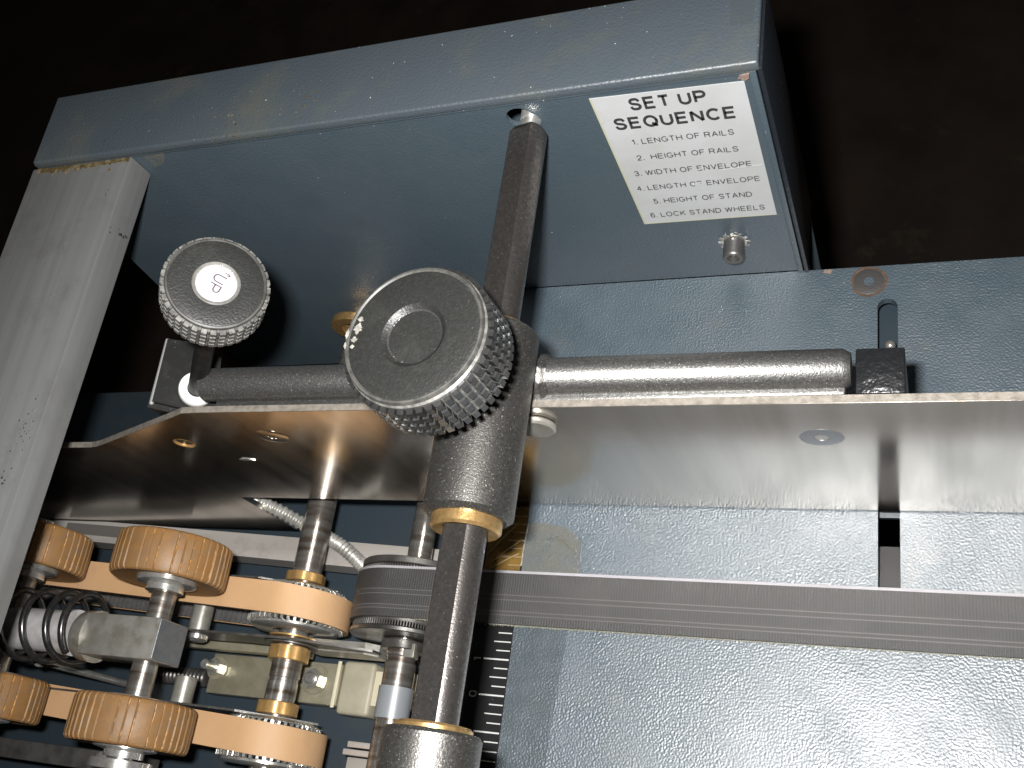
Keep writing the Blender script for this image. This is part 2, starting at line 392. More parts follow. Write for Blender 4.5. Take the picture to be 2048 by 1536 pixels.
def tag(o, label=None, cat=None, group=None, kind=None):
    if label: o['label'] = label
    if cat: o['category'] = cat
    if group: o['group'] = group
    if kind: o['kind'] = kind
    return o
def thing(name, label, cat, loc, group=None):
    o = bpy.data.objects.new(name, None)
    o.empty_display_size = .01
    col.objects.link(o)
    o.location = Vector(loc) * S
    o['_o'] = tuple(loc)
    return tag(o, label, cat, group)
def copy_tree(o, parent=None):
    c = o.copy(); col.objects.link(c)
    if parent is not None: c.parent = parent
    for ch in list(o.children): copy_tree(ch, c)
    return c

def add_text(mb, string, x0, width, y0, height, mat, sw=.13):
    """flat sans-serif lettering of given width and cap height, lower left at (x0,y0) in local xy, placed by mat"""
    x = 0.0; strokes = []
    for ch in string:
        if ch == ' ': x += .42; continue
        wd, st = GL[ch]
        if st[0] == 'c': st = [_smooth(st[1:])]
        x += sw/2
        for p in st:
            pp = [(x + q[0]*wd, sw/2 + q[1]*(1-sw)) for q in p]
            cur = [pp[0]]
            for i in range(1, len(pp)):
                cur.append(pp[i])
                if i < len(pp)-1:                                   # a sharp corner ends one stroke and starts the next
                    ax, ay = pp[i][0]-pp[i-1][0], pp[i][1]-pp[i-1][1]; bx, by = pp[i+1][0]-pp[i][0], pp[i+1][1]-pp[i][1]
                    if ax*bx+ay*by < -.2*math.hypot(ax, ay)*math.hypot(bx, by): strokes.append(cur); cur = [pp[i]]
            strokes.append(cur)
        x += wd + sw/2 + .16
    total = x - .16
    sx, sy = width/total, height
    for p in strokes:
        L = []
        for i, q in enumerate(p):
            def nrm(a, b):
                d = math.hypot(b[0]-a[0], b[1]-a[1]) or 1e-9
                return (-(b[1]-a[1])/d, (b[0]-a[0])/d)
            ns = []
            if i > 0: ns.append(nrm(p[i-1], q))
            if i < len(p)-1: ns.append(nrm(q, p[i+1]))
            nx, ny = sum(v[0] for v in ns)/len(ns), sum(v[1] for v in ns)/len(ns)
            m2 = max(nx*nx+ny*ny, .3)
            ox, oy = nx/m2*sw/2, ny/m2*sw/2
            L.append([mb.b.verts.new(mat @ Vector((x0+(q[0]+k*ox)*sx, y0+(q[1]+k*oy)*sy, 0))) for k in (1, -1)])
        for A, B in zip(L, L[1:]): mb.b.faces.new((A[0], A[1], B[1], B[0]))
    return mb
def circ(cx, cy, r, n=32, a0=0): return [(cx + r*math.cos(a0+2*math.pi*i/n), cy + r*math.sin(a0+2*math.pi*i/n)) for i in range(n)]
XZ = lambda y: Matrix(((1, 0, 0, 0), (0, 0, -1, y), (0, 1, 0, 0), (0, 0, 0, 1)))      # local xy -> world xz, local z -> -y

# ------------------------------------------------------------------ setting: dark floor far below
fb = MB(); fb.box(-6000, 6000, -6000, 6000, -760, -740)
floor = fb.build('floor', 'floor'); tag(floor, kind='structure')

# machine bed under everything
bed = thing('machine_bed', 'blue painted lower bed, coloured dark as in shade, seen down between the belts, shafts and rollers', 'machine bed', (-250, 60, -70))
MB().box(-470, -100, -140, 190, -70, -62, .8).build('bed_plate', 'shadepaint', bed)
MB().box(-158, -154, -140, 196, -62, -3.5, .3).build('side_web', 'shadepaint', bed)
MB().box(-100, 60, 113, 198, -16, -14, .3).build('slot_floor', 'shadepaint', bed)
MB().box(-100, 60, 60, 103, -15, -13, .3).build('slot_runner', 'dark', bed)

# ------------------------------------------------------------------ deck
deck = thing('machine_deck', 'blue wrinkle painted machine deck with a long slot and a black ruler along its edge', 'deck', (-40, 100, 0))
slot = [(-12.6, 78), (-12.6, 184.4)] + [(-15.9 + 3.3*math.cos(a), 184.4 + 3.3*math.sin(a)) for a in [R(15*i) for i in range(1, 12)]] + [(-19.2, 184.4), (-19.2, 78)]
MB().prism([(-152.5, -60), (75, -60), (75, 201), (-160, 201), (-160, 120), (-152.5, 112)], -3.2, 0, holes=[slot]).build('deck_plate', 'deck', deck)
rm = MB(); rm.prism([(-152.2, -40), (-137.2, -40), (-138.0, 111), (-152.2, 111)], .05, .35).build('ruler', 'ruler', deck)
rul = rm if False else [o for o in deck.children if o.name.startswith('ruler')][0]
tk = MB()
y0 = 43.0
for i in range(-14, 24):
    y = y0 + i*3.0
    L = 9.3 if i % 4 == 0 else (6.2 if i % 2 == 0 else 5.0)
    if i % 4 == 0 and i % 8 == 0 and False: L = 8
    xr = -138.3 + (-.0053)*(y-43) + .3
    tk.box(xr-L, xr, y-.26 if i % 4 == 0 else y-.19, y+.26 if i % 4 == 0 else y+.19, .36, .42)
tk.build('tick_marks', 'tick', rul)
nm = MB()
def rot_txt(cx, cy, z): return Matrix(((0, -1, 0, cx), (1, 0, 0, cy), (0, 0, 1, z), (0, 0, 0, 1)))
for k, ch in ((0, '0'), (1, '1'), (-1, '1'), (-2, '2'), (2, '2')):
    if ch == '1':
        yy = y0 + 12*k
        nm.box(-150.9, -148.3, yy-.2, yy+.2, .36, .42).box(-150.9, -150.4, yy-.75, yy-.1, .36, .42)
        continue
    wd = 2.2
    add_text(nm, ch, -wd/2, wd, 0, 2.9, rot_txt(-148.3 if ch != '0' else -148.0, y0 + 12*k, .42))
nm.build('numerals', 'tick', rul)
MB().prism([(-137.8, -40), (-137.4, -40), (-121.5, 25), (-118.3, 66)][:0] + [(-137.3, -40), (-122.6, -40), (-120.4, 34), (-118.2, 66.5), (-137.7, 66.5)], .06, .16).build('clear_tape', 'tape', deck)
MB().prism([(-138.4, 86), (-138.3, 103.2), (-132, 103.8), (-124, 102.4), (-117.2, 98.6), (-116.2, 86)], .1, .26).build('dirty_tape', 'dusttape', deck)
MB().prism([(-152, 86), (-152, 110), (-138.3, 110), (-138.4, 86)], .5, .62).build('yellowed_tape', 'ambertape', deck)
wr = MB()
for a, b in (((-150, 88, .7), (-139, 97, 1.0)), ((-151, 92, .7), (-141, 103, 1.1)), ((-149, 86.5, .7), (-139.5, 92, .9))):
    A, B = Vector(a), Vector(b)
    wr.tube([A, A.lerp(B, .35)+Vector((0, 0, .5)), A.lerp(B, .7)+Vector((0, 0, .6)), B], .28, 8)
wr.build('tape_crease', 'crease', deck)
fp = MB(); fp.tube([(-129.5, 97.6, .5), (-126, 98.0, 1.6), (-122.5, 96.8, 1.9), (-119.5, 94.6, 1.0), (-118.6, 92.9, .4)], lambda i: [.25, .55, .6, .5, .2][i], 8); fp.build('tape_curl', 'dusttape', deck)
ed = MB(); ed.tube([(-138.1, 88, .5), (-138.0, 94, .7), (-137.6, 99, .9), (-137.5, 103, .5)], .32, 8); ed.build('torn_tape_edge', 'chalk', deck)
# countersunk deck screw
def csk(name, p, n, r, mats, parent, ring=None, up=None):
    q = MB(); q.lathe([(0, -.6), (r*.30, -.6), (r*.33, .12), (r*.93, .12), (r, .02), (r, -.3), (0, -.9)], 40, frame(p, n, up))
    o = q.build(name, mats[0], parent)
    h = MB(); h.hexa(Vector(p) - Vector(n)*.45, n, r*.52, .3, .3); h.build('hex_socket', mats[1], o)
    if ring:
        g = MB()
        g.lathe([(r*1.0, .02), (r*1.02, .08), (r*1.16, .05), (r*1.17, .0)], 40, frame(p, n, up), flat=lambda a, rr: rr*(1+.03*math.sin(3*a+1)+.02*math.sin(7*a)))
        g.build('rust_ring', ring, o)
    return o
csk('countersunk_screw', (-22, 195, 0), (0, 0, 1), 5.2, ('screwdark', 'socket'), deck, 'rustring')
MB().sphere((-15.4, 172.5, -6), 1.9).rod((-15.4, 172.5, -14), (-15.4, 172.5, -6), 1.4).build('slot_pin', 'bright', deck)
MB().prism([(-37.5, 199.6), (-35, 199.0), (-34.3, 200.6), (-37, 201.02)], -.6, .03).build('paint_chip', 'chip', deck)

# ------------------------------------------------------------------ housing at the back
hs = thing('sheet_metal_housing', 'blue painted sheet metal housing carrying the white set up label', 'machine housing', (-170, 215, 0))
face = [(-44.6, .4), (-44.6, 110.5), (-304, 110.5), (-306, 100), (-316, 43), (-321, 8), (-330, -60), (-161, -60), (-161, .4)]
MB().prism(face, 0, 1.6, holes=[circ(-116.9, 101.8, 4.3)], mat=XZ(202.8)).build('front_panel', 'paint', hs)
lid = MB()
lid.box(-304.5, -43.2, 200.0, 230.4, 110.4, 113.0, .9, 3)
lid.box(-304.5, -43.2, 199.9, 201.0, 109.6, 112.2, .5, 2)
lid.build('lid', 'lid', hs)
MB().box(-304.2, -43.6, 228.6, 230.2, -60, 110.4, .4).build('back_panel', 'paint', hs)
sp = MB(); sp.box(-44.0, -42.4, 200.0, 230.3, .4, 110.3, .5); sp.build('side_panel', 'shadedside', hs)
ln = MB(); ln.box(-46.4, -44.4, 200.3, 201.1, .6, 109.2, .3); ln.build('corner_flange', 'paint', hs)
MB().box(-302, -46, 200.5, 201.15, 108.3, 109.3, .25).build('lip_flange', 'paint', hs)
MB().prism([(-49.6, 107.4), (-47.6, 106.2), (-46.6, 107.0), (-46.2, 109.0), (-49.0, 108.6)], 0, .35, mat=XZ(200.25)).build('bare_metal_chip', 'chip', hs)
MB().prism([(-257.5, 109.6), (-248.5, 109.8), (-249.5, 106.0), (-253, 102.5), (-257.5, 101.5)], 0, .12, mat=XZ(201.1)).build('glue_smear', 'dusttape', hs)
MB().box(-51.5, -45.0, 214, 230.2, 113.02, 113.12).build('clear_tape', 'tape', hs)
mk = MB()
for (x, y, l) in ((-272, 206, 2.6), (-268.5, 208.5, 1.5), (-257, 215, 1.0), (-240, 219, 1.8)):
    mk.box(-l/2, l/2, -.22, .22, 0, .06, mat=Matrix.Translation((x, y, 113.0)) @ Matrix.Rotation(R(48), 4, 'Z'))
mk.build('scuff_marks', 'blackmark', hs)
st = MB()
rr = random.Random(3)
def blob(mb, cx, cy, z, r, nrm='z'):
    k = rr.randint(7, 10); a0 = rr.random()*6
    pts = [(cx + r*rr.uniform(.45, 1.2)*math.cos(a0+2*math.pi*i/k), cy + r*rr.uniform(.45, 1.2)*math.sin(a0+2*math.pi*i/k)) for i in range(k)]
    if nrm == 'z': mb.prism(pts, z, z+.05)
    else: mb.prism(pts, 0, .05, mat=XZ(z))
for (cx, cy, n) in ((-222, 207, 26), (-190, 212, 16), (-216, 202, 14), (-196, 205, 10)):
    for i in range(n): blob(st, cx + rr.gauss(0, 3.5), min(228, max(199.5, cy + rr.gauss(0, 3.0))), 113.0, rr.uniform(.12, .5))
st.build('stain_specks', 'gluestain', hs)
# label
lb = MB(); lb.prism([(-93.8, 38.5), (-48.7, 37.5), (-48.3, 104.8), (-93.4, 106.1)], 0, .18, mat=XZ(201.2))
lab = lb.build('label_sticker', 'labelpaper', hs)
ye = MB(); ye.prism([(-93.8, 38.5), (-93.2, 38.6), (-92.8, 106.0), (-93.4, 106.1)], 0, .03, mat=XZ(201.02)); ye.prism([(-93.2, 38.5), (-48.7, 37.5), (-48.7, 37.9), (-93.2, 39.0)], 0, .03, mat=XZ(201.02)); ye.build('yellowed_edge', 'yellowedge', lab)
hd = MB()
LT = XZ(200.95)
def rotm(x, z, slope): return LT @ Matrix.Translation((x, z, 0)) @ Matrix.Rotation(slope, 4, 'Z')
def line(mb, s, xa, za, xb, zb, h, bold): add_text(mb, s, 0, xb-xa, 0, h, rotm(xa, za, math.atan2(zb-za, xb-xa)), bold)
line(hd, 'SET UP', -82.6, 98.5, -59.8, 98.1, 5.6, .21)
line(hd, 'SEQUENCE', -89.4, 90.4, -52.8, 89.5, 5.6, .21)
hd.build('heading_text', 'ink', lab)
bt = MB()
line(bt, '1. LENGTH OF RAILS', -86.3, 82.6, -54.9, 82.0, 2.7, .15)
line(bt, '2.  HEIGHT OF RAILS', -86.8, 74.5, -55.0, 73.7, 2.7, .15)
line(bt, '3. WIDTH OF ENVELOPE', -89.7, 66.5, -52.3, 65.6, 2.75, .15)
line(bt, '4. LENGTH OF ENVELOPE', -91.0, 58.3, -51.0, 57.4, 2.75, .15)
line(bt, '5. HEIGHT OF STAND', -87.4, 50.2, -54.8, 49.2, 2.9, .15)
line(bt, '6. LOCK STAND WHEELS', -90.4, 42.2, -51.9, 41.2, 2.9, .15)
bt.build('list_text', 'ink2', lab)
sx = MB()
def scratch(mb, pts, y): mb.prism(pts, 0, .08, mat=XZ(y))
scratch(sx, [(-69.6, 66.9), (-67.4, 67.9), (-66.9, 67.3), (-69.2, 66.4)], 200.85)
scratch(sx, [(-62.2, 65.2), (-56.0, 65.8), (-49.2, 65.9), (-49.2, 65.5), (-55.8, 65.2), (-59, 65.0)], 200.85)
scratch(sx, [(-72.3, 59.4), (-70.0, 60.4), (-69.6, 58.6), (-71.2, 57.6)], 200.85)
scratch(sx, [(-67.4, 50.6), (-65.8, 51.8), (-65.0, 50.4), (-66.4, 49.7)], 200.85)
sx.build('label_scratches', 'labelpaper', lab)
# socket head screw with star washer
ss = MB(); ss.lathe([(0, 0), (3.2, 0), (3.7, .4), (3.7, 6.2), (3.3, 6.8), (2.1, 6.8), (1.9, 4.0), (0, 4.0)], 36, frame((-65.3, 200.6, 23.2), (0, -1, 0)))
sso = ss.build('socket_screw', 'screwdark', hs)
MB().hexa((-65.3, 196.4, 23.2), (0, -1, 0), 3.0, .5).build('hex_socket', 'bright', sso)
sw = MB()
for i in range(12):
    a = 2*math.pi*i/12
    sw.box(-.62, .62, 4.0, 5.6, 0, .55, .12, 1, mat=frame((-65.3, 201.0, 23.2), (0, -1, 0)) @ Matrix.Rotation(a, 4, 'Z') @ Matrix.Rotation(R(14), 4, 'Y'))
sw.ring((-65.3, 201.0, 23.2), (0, -1, 0), 4.4, 3.0, .5, 32, .1)
sw.build('star_washer', 'bright', sso)

# ------------------------------------------------------------------ aluminium cross bar
ab = thing('aluminium_bar', 'wide brushed aluminium cross bar running out from under the housing lid', 'metal bar', (-284, 60, 98))
MB().box(-308.5, -262.4, -150, 201.0, 97.5, 108.6, .5, 2).build('bar', 'alu', ab)
gl = MB()
for i in range(60):
    x = rr.uniform(-303, -265); y = 200.6 - abs(rr.gauss(0, 1.6)) * (1.0 if x < -270 else .5)
    blob(gl, x, y, 108.6, rr.uniform(.25, 1.0))
for i in range(7): blob(gl, -268 + rr.gauss(0, .6), 186 + rr.gauss(0, 1.6), 108.6, rr.uniform(.1, .35))
top = [(-306 + i*1.6, 200.9) for i in range(28)]
bot = [(-306 + i*1.6, 199.2 - abs(rr.gauss(0, 1.0))*(1.2 if 3 < i < 17 else .5)) for i in range(28)]
gl.prism(top + bot[::-1], 108.6, 108.68)
gl.build('glue_stain', 'gluestain', ab)
dm = MB()
for i in range(40): blob(dm, -268 + rr.gauss(0, 2.2), 96 + rr.gauss(0, 5), 108.6, rr.uniform(.08, .35))
for i in range(16): blob(dm, -271 + rr.gauss(0, 1.2), 80 + rr.gauss(0, 2), 108.6, rr.uniform(.1, .45))
for k in range(5): dm.box(-.15, .15, -1.6, 1.6, 0, .05, mat=Matrix.Translation((-285+rr.uniform(-2, 2), 85-6*k, 108.6)) @ Matrix.Rotation(R(-62), 4, 'Z'))
dm.build('black_scuffs', 'blackmark', ab)
em = MB()
for i in range(10): em.prism(circ(187 + rr.gauss(0, 1.0), 103.5 + rr.gauss(0, 2.0), rr.uniform(.15, .6), 8), 0, .06, mat=Matrix(((0, 0, 1, -262.4), (1, 0, 0, -15), (0, 1, 0, 0), (0, 0, 0, 1))))
em.build('edge_scuffs', 'blackmark', ab)

# ------------------------------------------------------------------ guide plate (polished steel fence)
gp = thing('guide_plate', 'polished steel guide plate standing upright on edge and mirroring the deck', 'guide plate', (-150, 111.6, 1))
prof = [(60, 1.2), (60, 85.4), (-222, 87.4), (-228, 87.0), (-233, 84.4), (-287, 58.9), (-292, 57.4), (-440, 56.4), (-440, -42), (-263.5, -42), (-262.8, 2.4), (-150, 2.2), (-149.5, 1.2)]
MB().prism(prof, 0, 2.2, holes=[circ(-246.2, 61.3, 3.9)], mat=XZ(112.8)).build('plate', 'steelplate', gp)
def offset_strip(pts, w0, w1, mb, ya, yb):
    for a, b in zip(pts, pts[1:]):
        A, B = Vector((a[0], 0, a[1])), Vector((b[0], 0, b[1]))
        mb.prism([(a[0], a[1]+w0), (b[0], b[1]+w0), (b[0], b[1]+w1), (a[0], a[1]+w1)], 0, yb-ya, mat=XZ(yb))
es = MB(); offset_strip([(60, 85.4), (-222, 87.4), (-228, 87.0), (-233, 84.4), (-287, 58.9), (-292, 57.4), (-440, 56.4)], .02, .3, es, 110.65, 112.75)
es.build('sawn_edge', 'sawn', gp)
csk('countersunk_screw', (-30.0, 110.6, 63.0), (0, -1, 0), 5.9, ('screwgrey', 'socket'), gp)
csk('countersunk_screw', (-205.7, 110.6, 66.8), (0, -1, 0), 5.6, ('steelplate', 'bright'), gp)
th = MB(); th.lathe([(4.1, -.1), (3.9, .12), (3.45, -.1), (3.4, -2.4), (4.1, -2.4)], 36, frame((-246.2, 110.65, 61.3), (0, -1, 0)), closed=True); tho = th.build('threaded_hole', 'brass', gp)
MB().rod((-246.2, 111.3, 61.3), (-246.2, 115, 61.3), 3.5, 32).build('hole_shade', 'dark', tho)  # near-black plug paints the shade inside the hole
gm = MB(); gm.prism([(-233.6, 45.6), (-231.6, 46.9), (-229.4, 46.6), (-227.2, 44.9), (-230, 44.4), (-232.4, 44.9)], 0, .25, mat=XZ(110.6)); gm.build('notch_glint', 'bright', gp)  # bright patch painted as the glint at a small notch

# ------------------------------------------------------------------ round bar welded behind the plate
rb = thing('round_support_bar', 'grey round bar lying along the back of the steel guide plate', 'round bar', (-120, 120, 82))
MB().lathe([(0, 0), (3.4, 0), (5.4, 2.6), (5.4, 199.4), (4.2, 201.4), (0, 201.4)], 56, frame((-222.0, 120, 88.2), (1, 0, -.012))).build('bar', 'cast', rb)
MB().box(-216, -22, 112.9, 116.5, 80, 86.2, .6).build('weld_seam', 'cast', rb)

# ------------------------------------------------------------------ main guide rod
AX, AZ = -114.0, 100.0
gr = thing('guide_rod', 'long grey brown steel rod with a milled flat running out from the housing', 'rod', (AX, 80, AZ))
def rodflat(a, r):
    # local frame of +Y axis: build explicit, angle from +z toward +x
    th = math.degrees(a)
    th = (th + 180) % 360 - 180
    lo, hi = -52.0, 27.0
    if lo < th < hi:
        mid = R((lo+hi)/2); half = R((hi-lo)/2)
        return r*math.cos(half)/math.cos(R(th)-mid)
    return r
YF = Matrix(((0, 1, 0, AX), (0, 0, 1, 0), (1, 0, 0, AZ), (0, 0, 0, 1)))     # local x->z, y->x, z->y
MB().lathe([(0, -90), (5.8, -90), (5.8, 195.2), (4.6, 197.2), (0, 197.2)], 120, YF, flat=rodflat).build('rod', 'rod', gr, 20)
MB().lathe([(0, 197), (3.2, 197), (3.2, 200)] + [(3.0 if i % 2 else 3.3, 200 + .5*i) for i in range(14)] + [(0, 208)], 32, YF).build('threaded_stud', 'bright', gr)

# ------------------------------------------------------------------ collars with big knobs
def knurl(mb, cols, rows, r0, r1, z0, z1, gapc, gapr, mat, ph=0.0):
    dz = (z1-z0)/rows
    for j in range(rows):
        for i in range(cols):
            a = 2*math.pi*i/cols + ph
            ha0 = math.pi/cols*(1-gapc); ha1 = ha0*.80
            zc = z0 + dz*(j+.5); h0 = dz/2*(1-gapr); h1 = h0*.76
            pts = []
            for (rad, ha, hh) in ((r0, ha0, h0), (r1, ha1, h1)):
                for (sa, sz) in ((-1, -1), (1, -1), (1, 1), (-1, 1)):
                    pts.append((rad*math.cos(a+sa*ha), rad*math.sin(a+sa*ha), zc+sz*hh))
            vs = [mb.b.verts.new(mat @ Vector(p)) for p in pts]
            for f in ((4, 5, 6, 7), (0, 1, 5, 4), (1, 2, 6, 5), (2, 3, 7, 6), (3, 0, 4, 7)): mb.b.faces.new([vs[k] for k in f])
def make_collar(yb, yf, label, front_bush=True):
    t = thing('sliding_collar', label, 'collar', (AX, (yb+yf)/2, AZ))
    L = yb - yf
    MB().lathe([(6.2, 0), (10.4, 0), (12.1, 1.3), (12.1, L-1.0), (11.4, L), (6.2, L)], 72, frame((AX, yf, AZ), (0, 1, 0)), closed=True).build('collar_body', 'collar', t)
    MB().lathe([(6.0, -2.6), (8.7, -3.4), (9.4, -2.6), (9.4, .4), (6.0, .4)], 56, frame((AX, yf, AZ), (0, 1, 0)), closed=True).build('bushing', 'bronze', t)
    MB().lathe([(6.0, 0), (9.6, 0), (9.6, 1.0), (9.0, 1.6), (6.0, 1.6)], 56, frame((AX, yb, AZ), (0, 1, 0)), closed=True).build('bushing', 'bronze', t)
    return t
c1 = make_collar(127.5, 73.4, 'grey collar on the brown rod, joined to the round bar and under the biggest knob')
wd = MB()
wd.lathe([(5.3, 0), (6.6, 0), (6.5, .6), (6.0, 1.2), (5.55, 2.2), (5.3, 2.2)], 48, frame((-103.4, 120, 86.8), (1, 0, -.012)), closed=True, flat=lambda a, r: r*(1+.02*math.sin(9*a)+.015*math.sin(17*a)))
wd.build('weld_bead', 'collar', c1)
ft = MB(); ft.lathe([(0, 0), (5.6, 0), (6.2, .6), (6.2, 1.6), (5.6, 2.2), (0, 2.2)], 40, frame((-108.6, 110.4, 76.0), (0, -1, 0))); ft.build('mounting_foot', 'block', c1)
c2 = make_collar(20.6, -40, 'grey collar on the brown rod at the bottom edge of the picture')

def make_knob(loc, label, group=None):
    t = thing('clamp_knob', label, 'knob', loc, group)
    F = frame(loc, (0, 0, 1), (0, 1, 0))
    MB().lathe([(0, -1.0), (7.2, -1.0), (8.4, 0.0), (16.4, .25), (16.9, .1)], 72, F).build('knob_face', 'knob', t)
    MB().lathe([(16.9, .1), (17.3, .45), (17.8, .35), (18.1, -.4), (17.5, -1.0), (16.6, -.9)], 80, F, closed=True).build('rim_bead', 'dustline', t)
    MB().lathe([(0, -1.85), (3.5, -1.75), (6.3, -1.25), (7.15, -.8), (6.8, -1.6), (0, -2.3)], 48, F).build('centre_dimple', 'knobdimple', t)
    g = MB(); g.lathe([(17.5, -.8), (18.4, -1.4), (18.2, -2.6), (17.9, -15.4), (17.0, -16.6), (9, -17), (6.2, -17.4), (6.2, -22), (0, -22)], 80, F); g.build('knob_body', 'dustgrip', t)
    k = MB(); knurl(k, 50, 4, 17.6, 19.6, -16.0, -1.6, .21, .17, F, .03); k.build('knurled_grip', 'grip', t, 20)
    return t
k1 = make_knob((-114.0, 104.3, 144.8), 'biggest ridged black knob, with a plain round dimple in its flat face')
ch = MB()
Fk = Matrix.Translation(Vector((-114.0, 104.3, 144.8)))
def arc_smear(a0, a1, r0, r1, zz):
    n = max(8, int((a1-a0)/.8)); inn = []; out = []
    for i in range(n+1):
        a = R(a0 + (a1-a0)*i/n); k_ = math.sin(math.pi*(i+.3)/(n+.6))
        mid = (r0+r1)/2; h = (r1-r0)/2*k_*rr.uniform(.55, 1.25)
        out.append((-114.0 + (mid+h)*math.cos(a), 104.3 + (mid+h)*math.sin(a))); inn.append((-114.0 + (mid-h)*math.cos(a), 104.3 + (mid-h)*math.sin(a)))
    ch.prism(out + inn[::-1], zz, zz + .06)
arc_smear(160, 165, 14.6, 16.5, 145.1)
arc_smear(166, 178, 14.1, 16.3, 145.1)
arc_smear(180, 186, 14.6, 16.4, 145.1)
arc_smear(188, 192, 15.3, 16.4, 145.1)
arc_smear(173, 182, 17.2, 18.1, 145.22)
arc_smear(185, 191, 17.3, 18.1, 145.22)
ch.build('paint_smears', 'chalk', k1)
k2 = copy_tree(k1)
k2.location = Vector((-114.0, -15.0, 144.8)) * S
for chd in list(k2.children):
    if chd.name.startswith('paint_smears'): bpy.data.objects.remove(chd)
k2['label'] = 'black knob cut off by the bottom edge of the picture, on the lower collar'

# ------------------------------------------------------------------ angled small knob, its washer and bracket
NK = Vector((.645, 0.0, .764)).normalized()
KC = Vector((-175.6, 122.4, 145.0))
sk = thing('height_knob', 'smaller black ridged knob with a white disc marked UP on its face', 'knob', tuple(KC - NK*85))
F = frame(KC, NK, (0, 1, 0)) @ Matrix.Scale(.928, 4)
MB().lathe([(0, -.9), (6.6, -.9), (6.9, .0), (12.9, .2), (13.2, .1)], 64, F).build('knob_face', 'knob', sk)
MB().lathe([(13.2, .1), (13.5, .35), (14.0, .2), (14.2, -.6), (13.6, -1.2), (12.8, -.9)], 72, F, closed=True).build('rim_bead', 'dustline', sk)
MB().lathe([(0, -12.4), (8, -12.4), (13.0, -11.8), (13.7, -11), (14.0, -1.6), (13.6, -.7), (12.6, -1.2), (0, -1.5)], 72, F).build('knob_body', 'grip', sk)
k = MB(); knurl(k, 36, 4, 13.6, 15.3, -11.4, -1.2, .26, .20, F, .02); k.build('knurled_grip', 'dustgrip', sk, 20)
k = MB()
for i in range(36):
    a = 2*math.pi*(i+.5)/36
    k.box(13.2, 14.9, -.32, .32, -11.4, -.9, mat=F @ Matrix.Rotation(a+.02, 4, 'Z'))
k.build('grip_ribs', 'dustgrip', sk)
MB().lathe([(5.7, -.8), (5.9, .15), (6.5, .25), (6.8, .0), (6.8, -.9)], 56, F, closed=True).build('chrome_ring', 'bright', sk)
di = MB().lathe([(0, -.1), (5.6, -.1), (5.75, -.4), (0, -.5)], 56, F).build('white_disc', 'disc', sk)
e1 = Vector((0, 1, 0)) - NK*NK.y; e1.normalize(); e2 = NK.cross(e1)
tx = (-.96*e1 + .28*e2).normalized(); ty = NK.cross(tx)
TM = Matrix(((tx.x, ty.x, NK.x, 0), (tx.y, ty.y, NK.y, 0), (tx.z, ty.z, NK.z, 0), (0, 0, 0, 1)))
TM = Matrix.Translation(KC + NK*.02) @ TM
ut = MB(); add_text(ut, 'UP', -2.7, 5.4, -1.6, 3.5, TM)
ut.prism([(-3.7, .3), (-3.55, 1.75), (-3.2, 1.3), (-3.0, 1.35), (-3.5, 2.3), (-4.1, 1.5), (-3.95, 1.45), (-3.9, .3)][:8], 0, .02, mat=TM)
ut.build('disc_text', 'purpleink', di)
MB().rod(KC - NK*10, KC - NK*92, 3.0, 32).build('knob_stem', 'blackenamel', sk)
MB().lathe([(3.2, 0), (5.7, 0), (6.0, .5), (6.0, 2.7), (5.7, 3.2), (3.2, 3.2)], 48, frame(KC - NK*86.5, NK), closed=True).build('nylon_washer', 'white', sk)

bk = thing('angle_bracket', 'upright black enamelled bracket plate behind the white washer, its left edge worn grey', 'bracket', (-238, 122, 70))
W0 = KC - NK*86.7
FB = frame(W0, NK, (0, 1, 0))
def inb(p):   # bracket corner (world) to local xy
    q = FB.inverted() @ Vector(p); return (q.x, q.y)
pl = [inb(p) for p in ((-242.8, 138.3, 86.7), (-235, 139.2, 80.2), (-228.5, 136.5, 74.8), (-226, 115.4, 72.7), (-242.1, 115.4, 86.1))]
q = MB(); q.prism(pl, -2.0, 0, mat=FB)
q.prism([(-243.4, 86.2), (-220, 67.0), (-220, 40), (-243.4, 40)], 0, 1.8, mat=XZ(115.4))
q.build('bracket_plate', 'blackenamel', bk)
we = MB()
A, B, C_ = Vector((-242.9, 138.2, 86.4)), Vector((-242.3, 115.2, 86.0)), Vector((-235.0, 139.3, 80.0))
we.tube([A, A.lerp(B, .5), B], .8, 10); we.tube([A, A.lerp(C_, .5), C_], .6, 10); we.sphere(A, .8); we.sphere(B, .8)
we.build('worn_edge', 'worn', bk)

# ------------------------------------------------------------------ black end block
eb = thing('end_block', 'small black textured plastic block at the right end of the round bar', 'block', (-13.7, 119, 0))
MB().box(-19.6, -7.8, 112.95, 125.6, 60, 86.4, .5, 2).build('block_body', 'black', eb)
MB().box(-17.8, -13.4, 116, 122, -13.5, 60.2, .3).build('block_post', 'darksteel', eb)
MB().box(-19.0, -12.8, 114.5, 127, -13.5, -9, .3).build('block_foot', 'dark', eb)

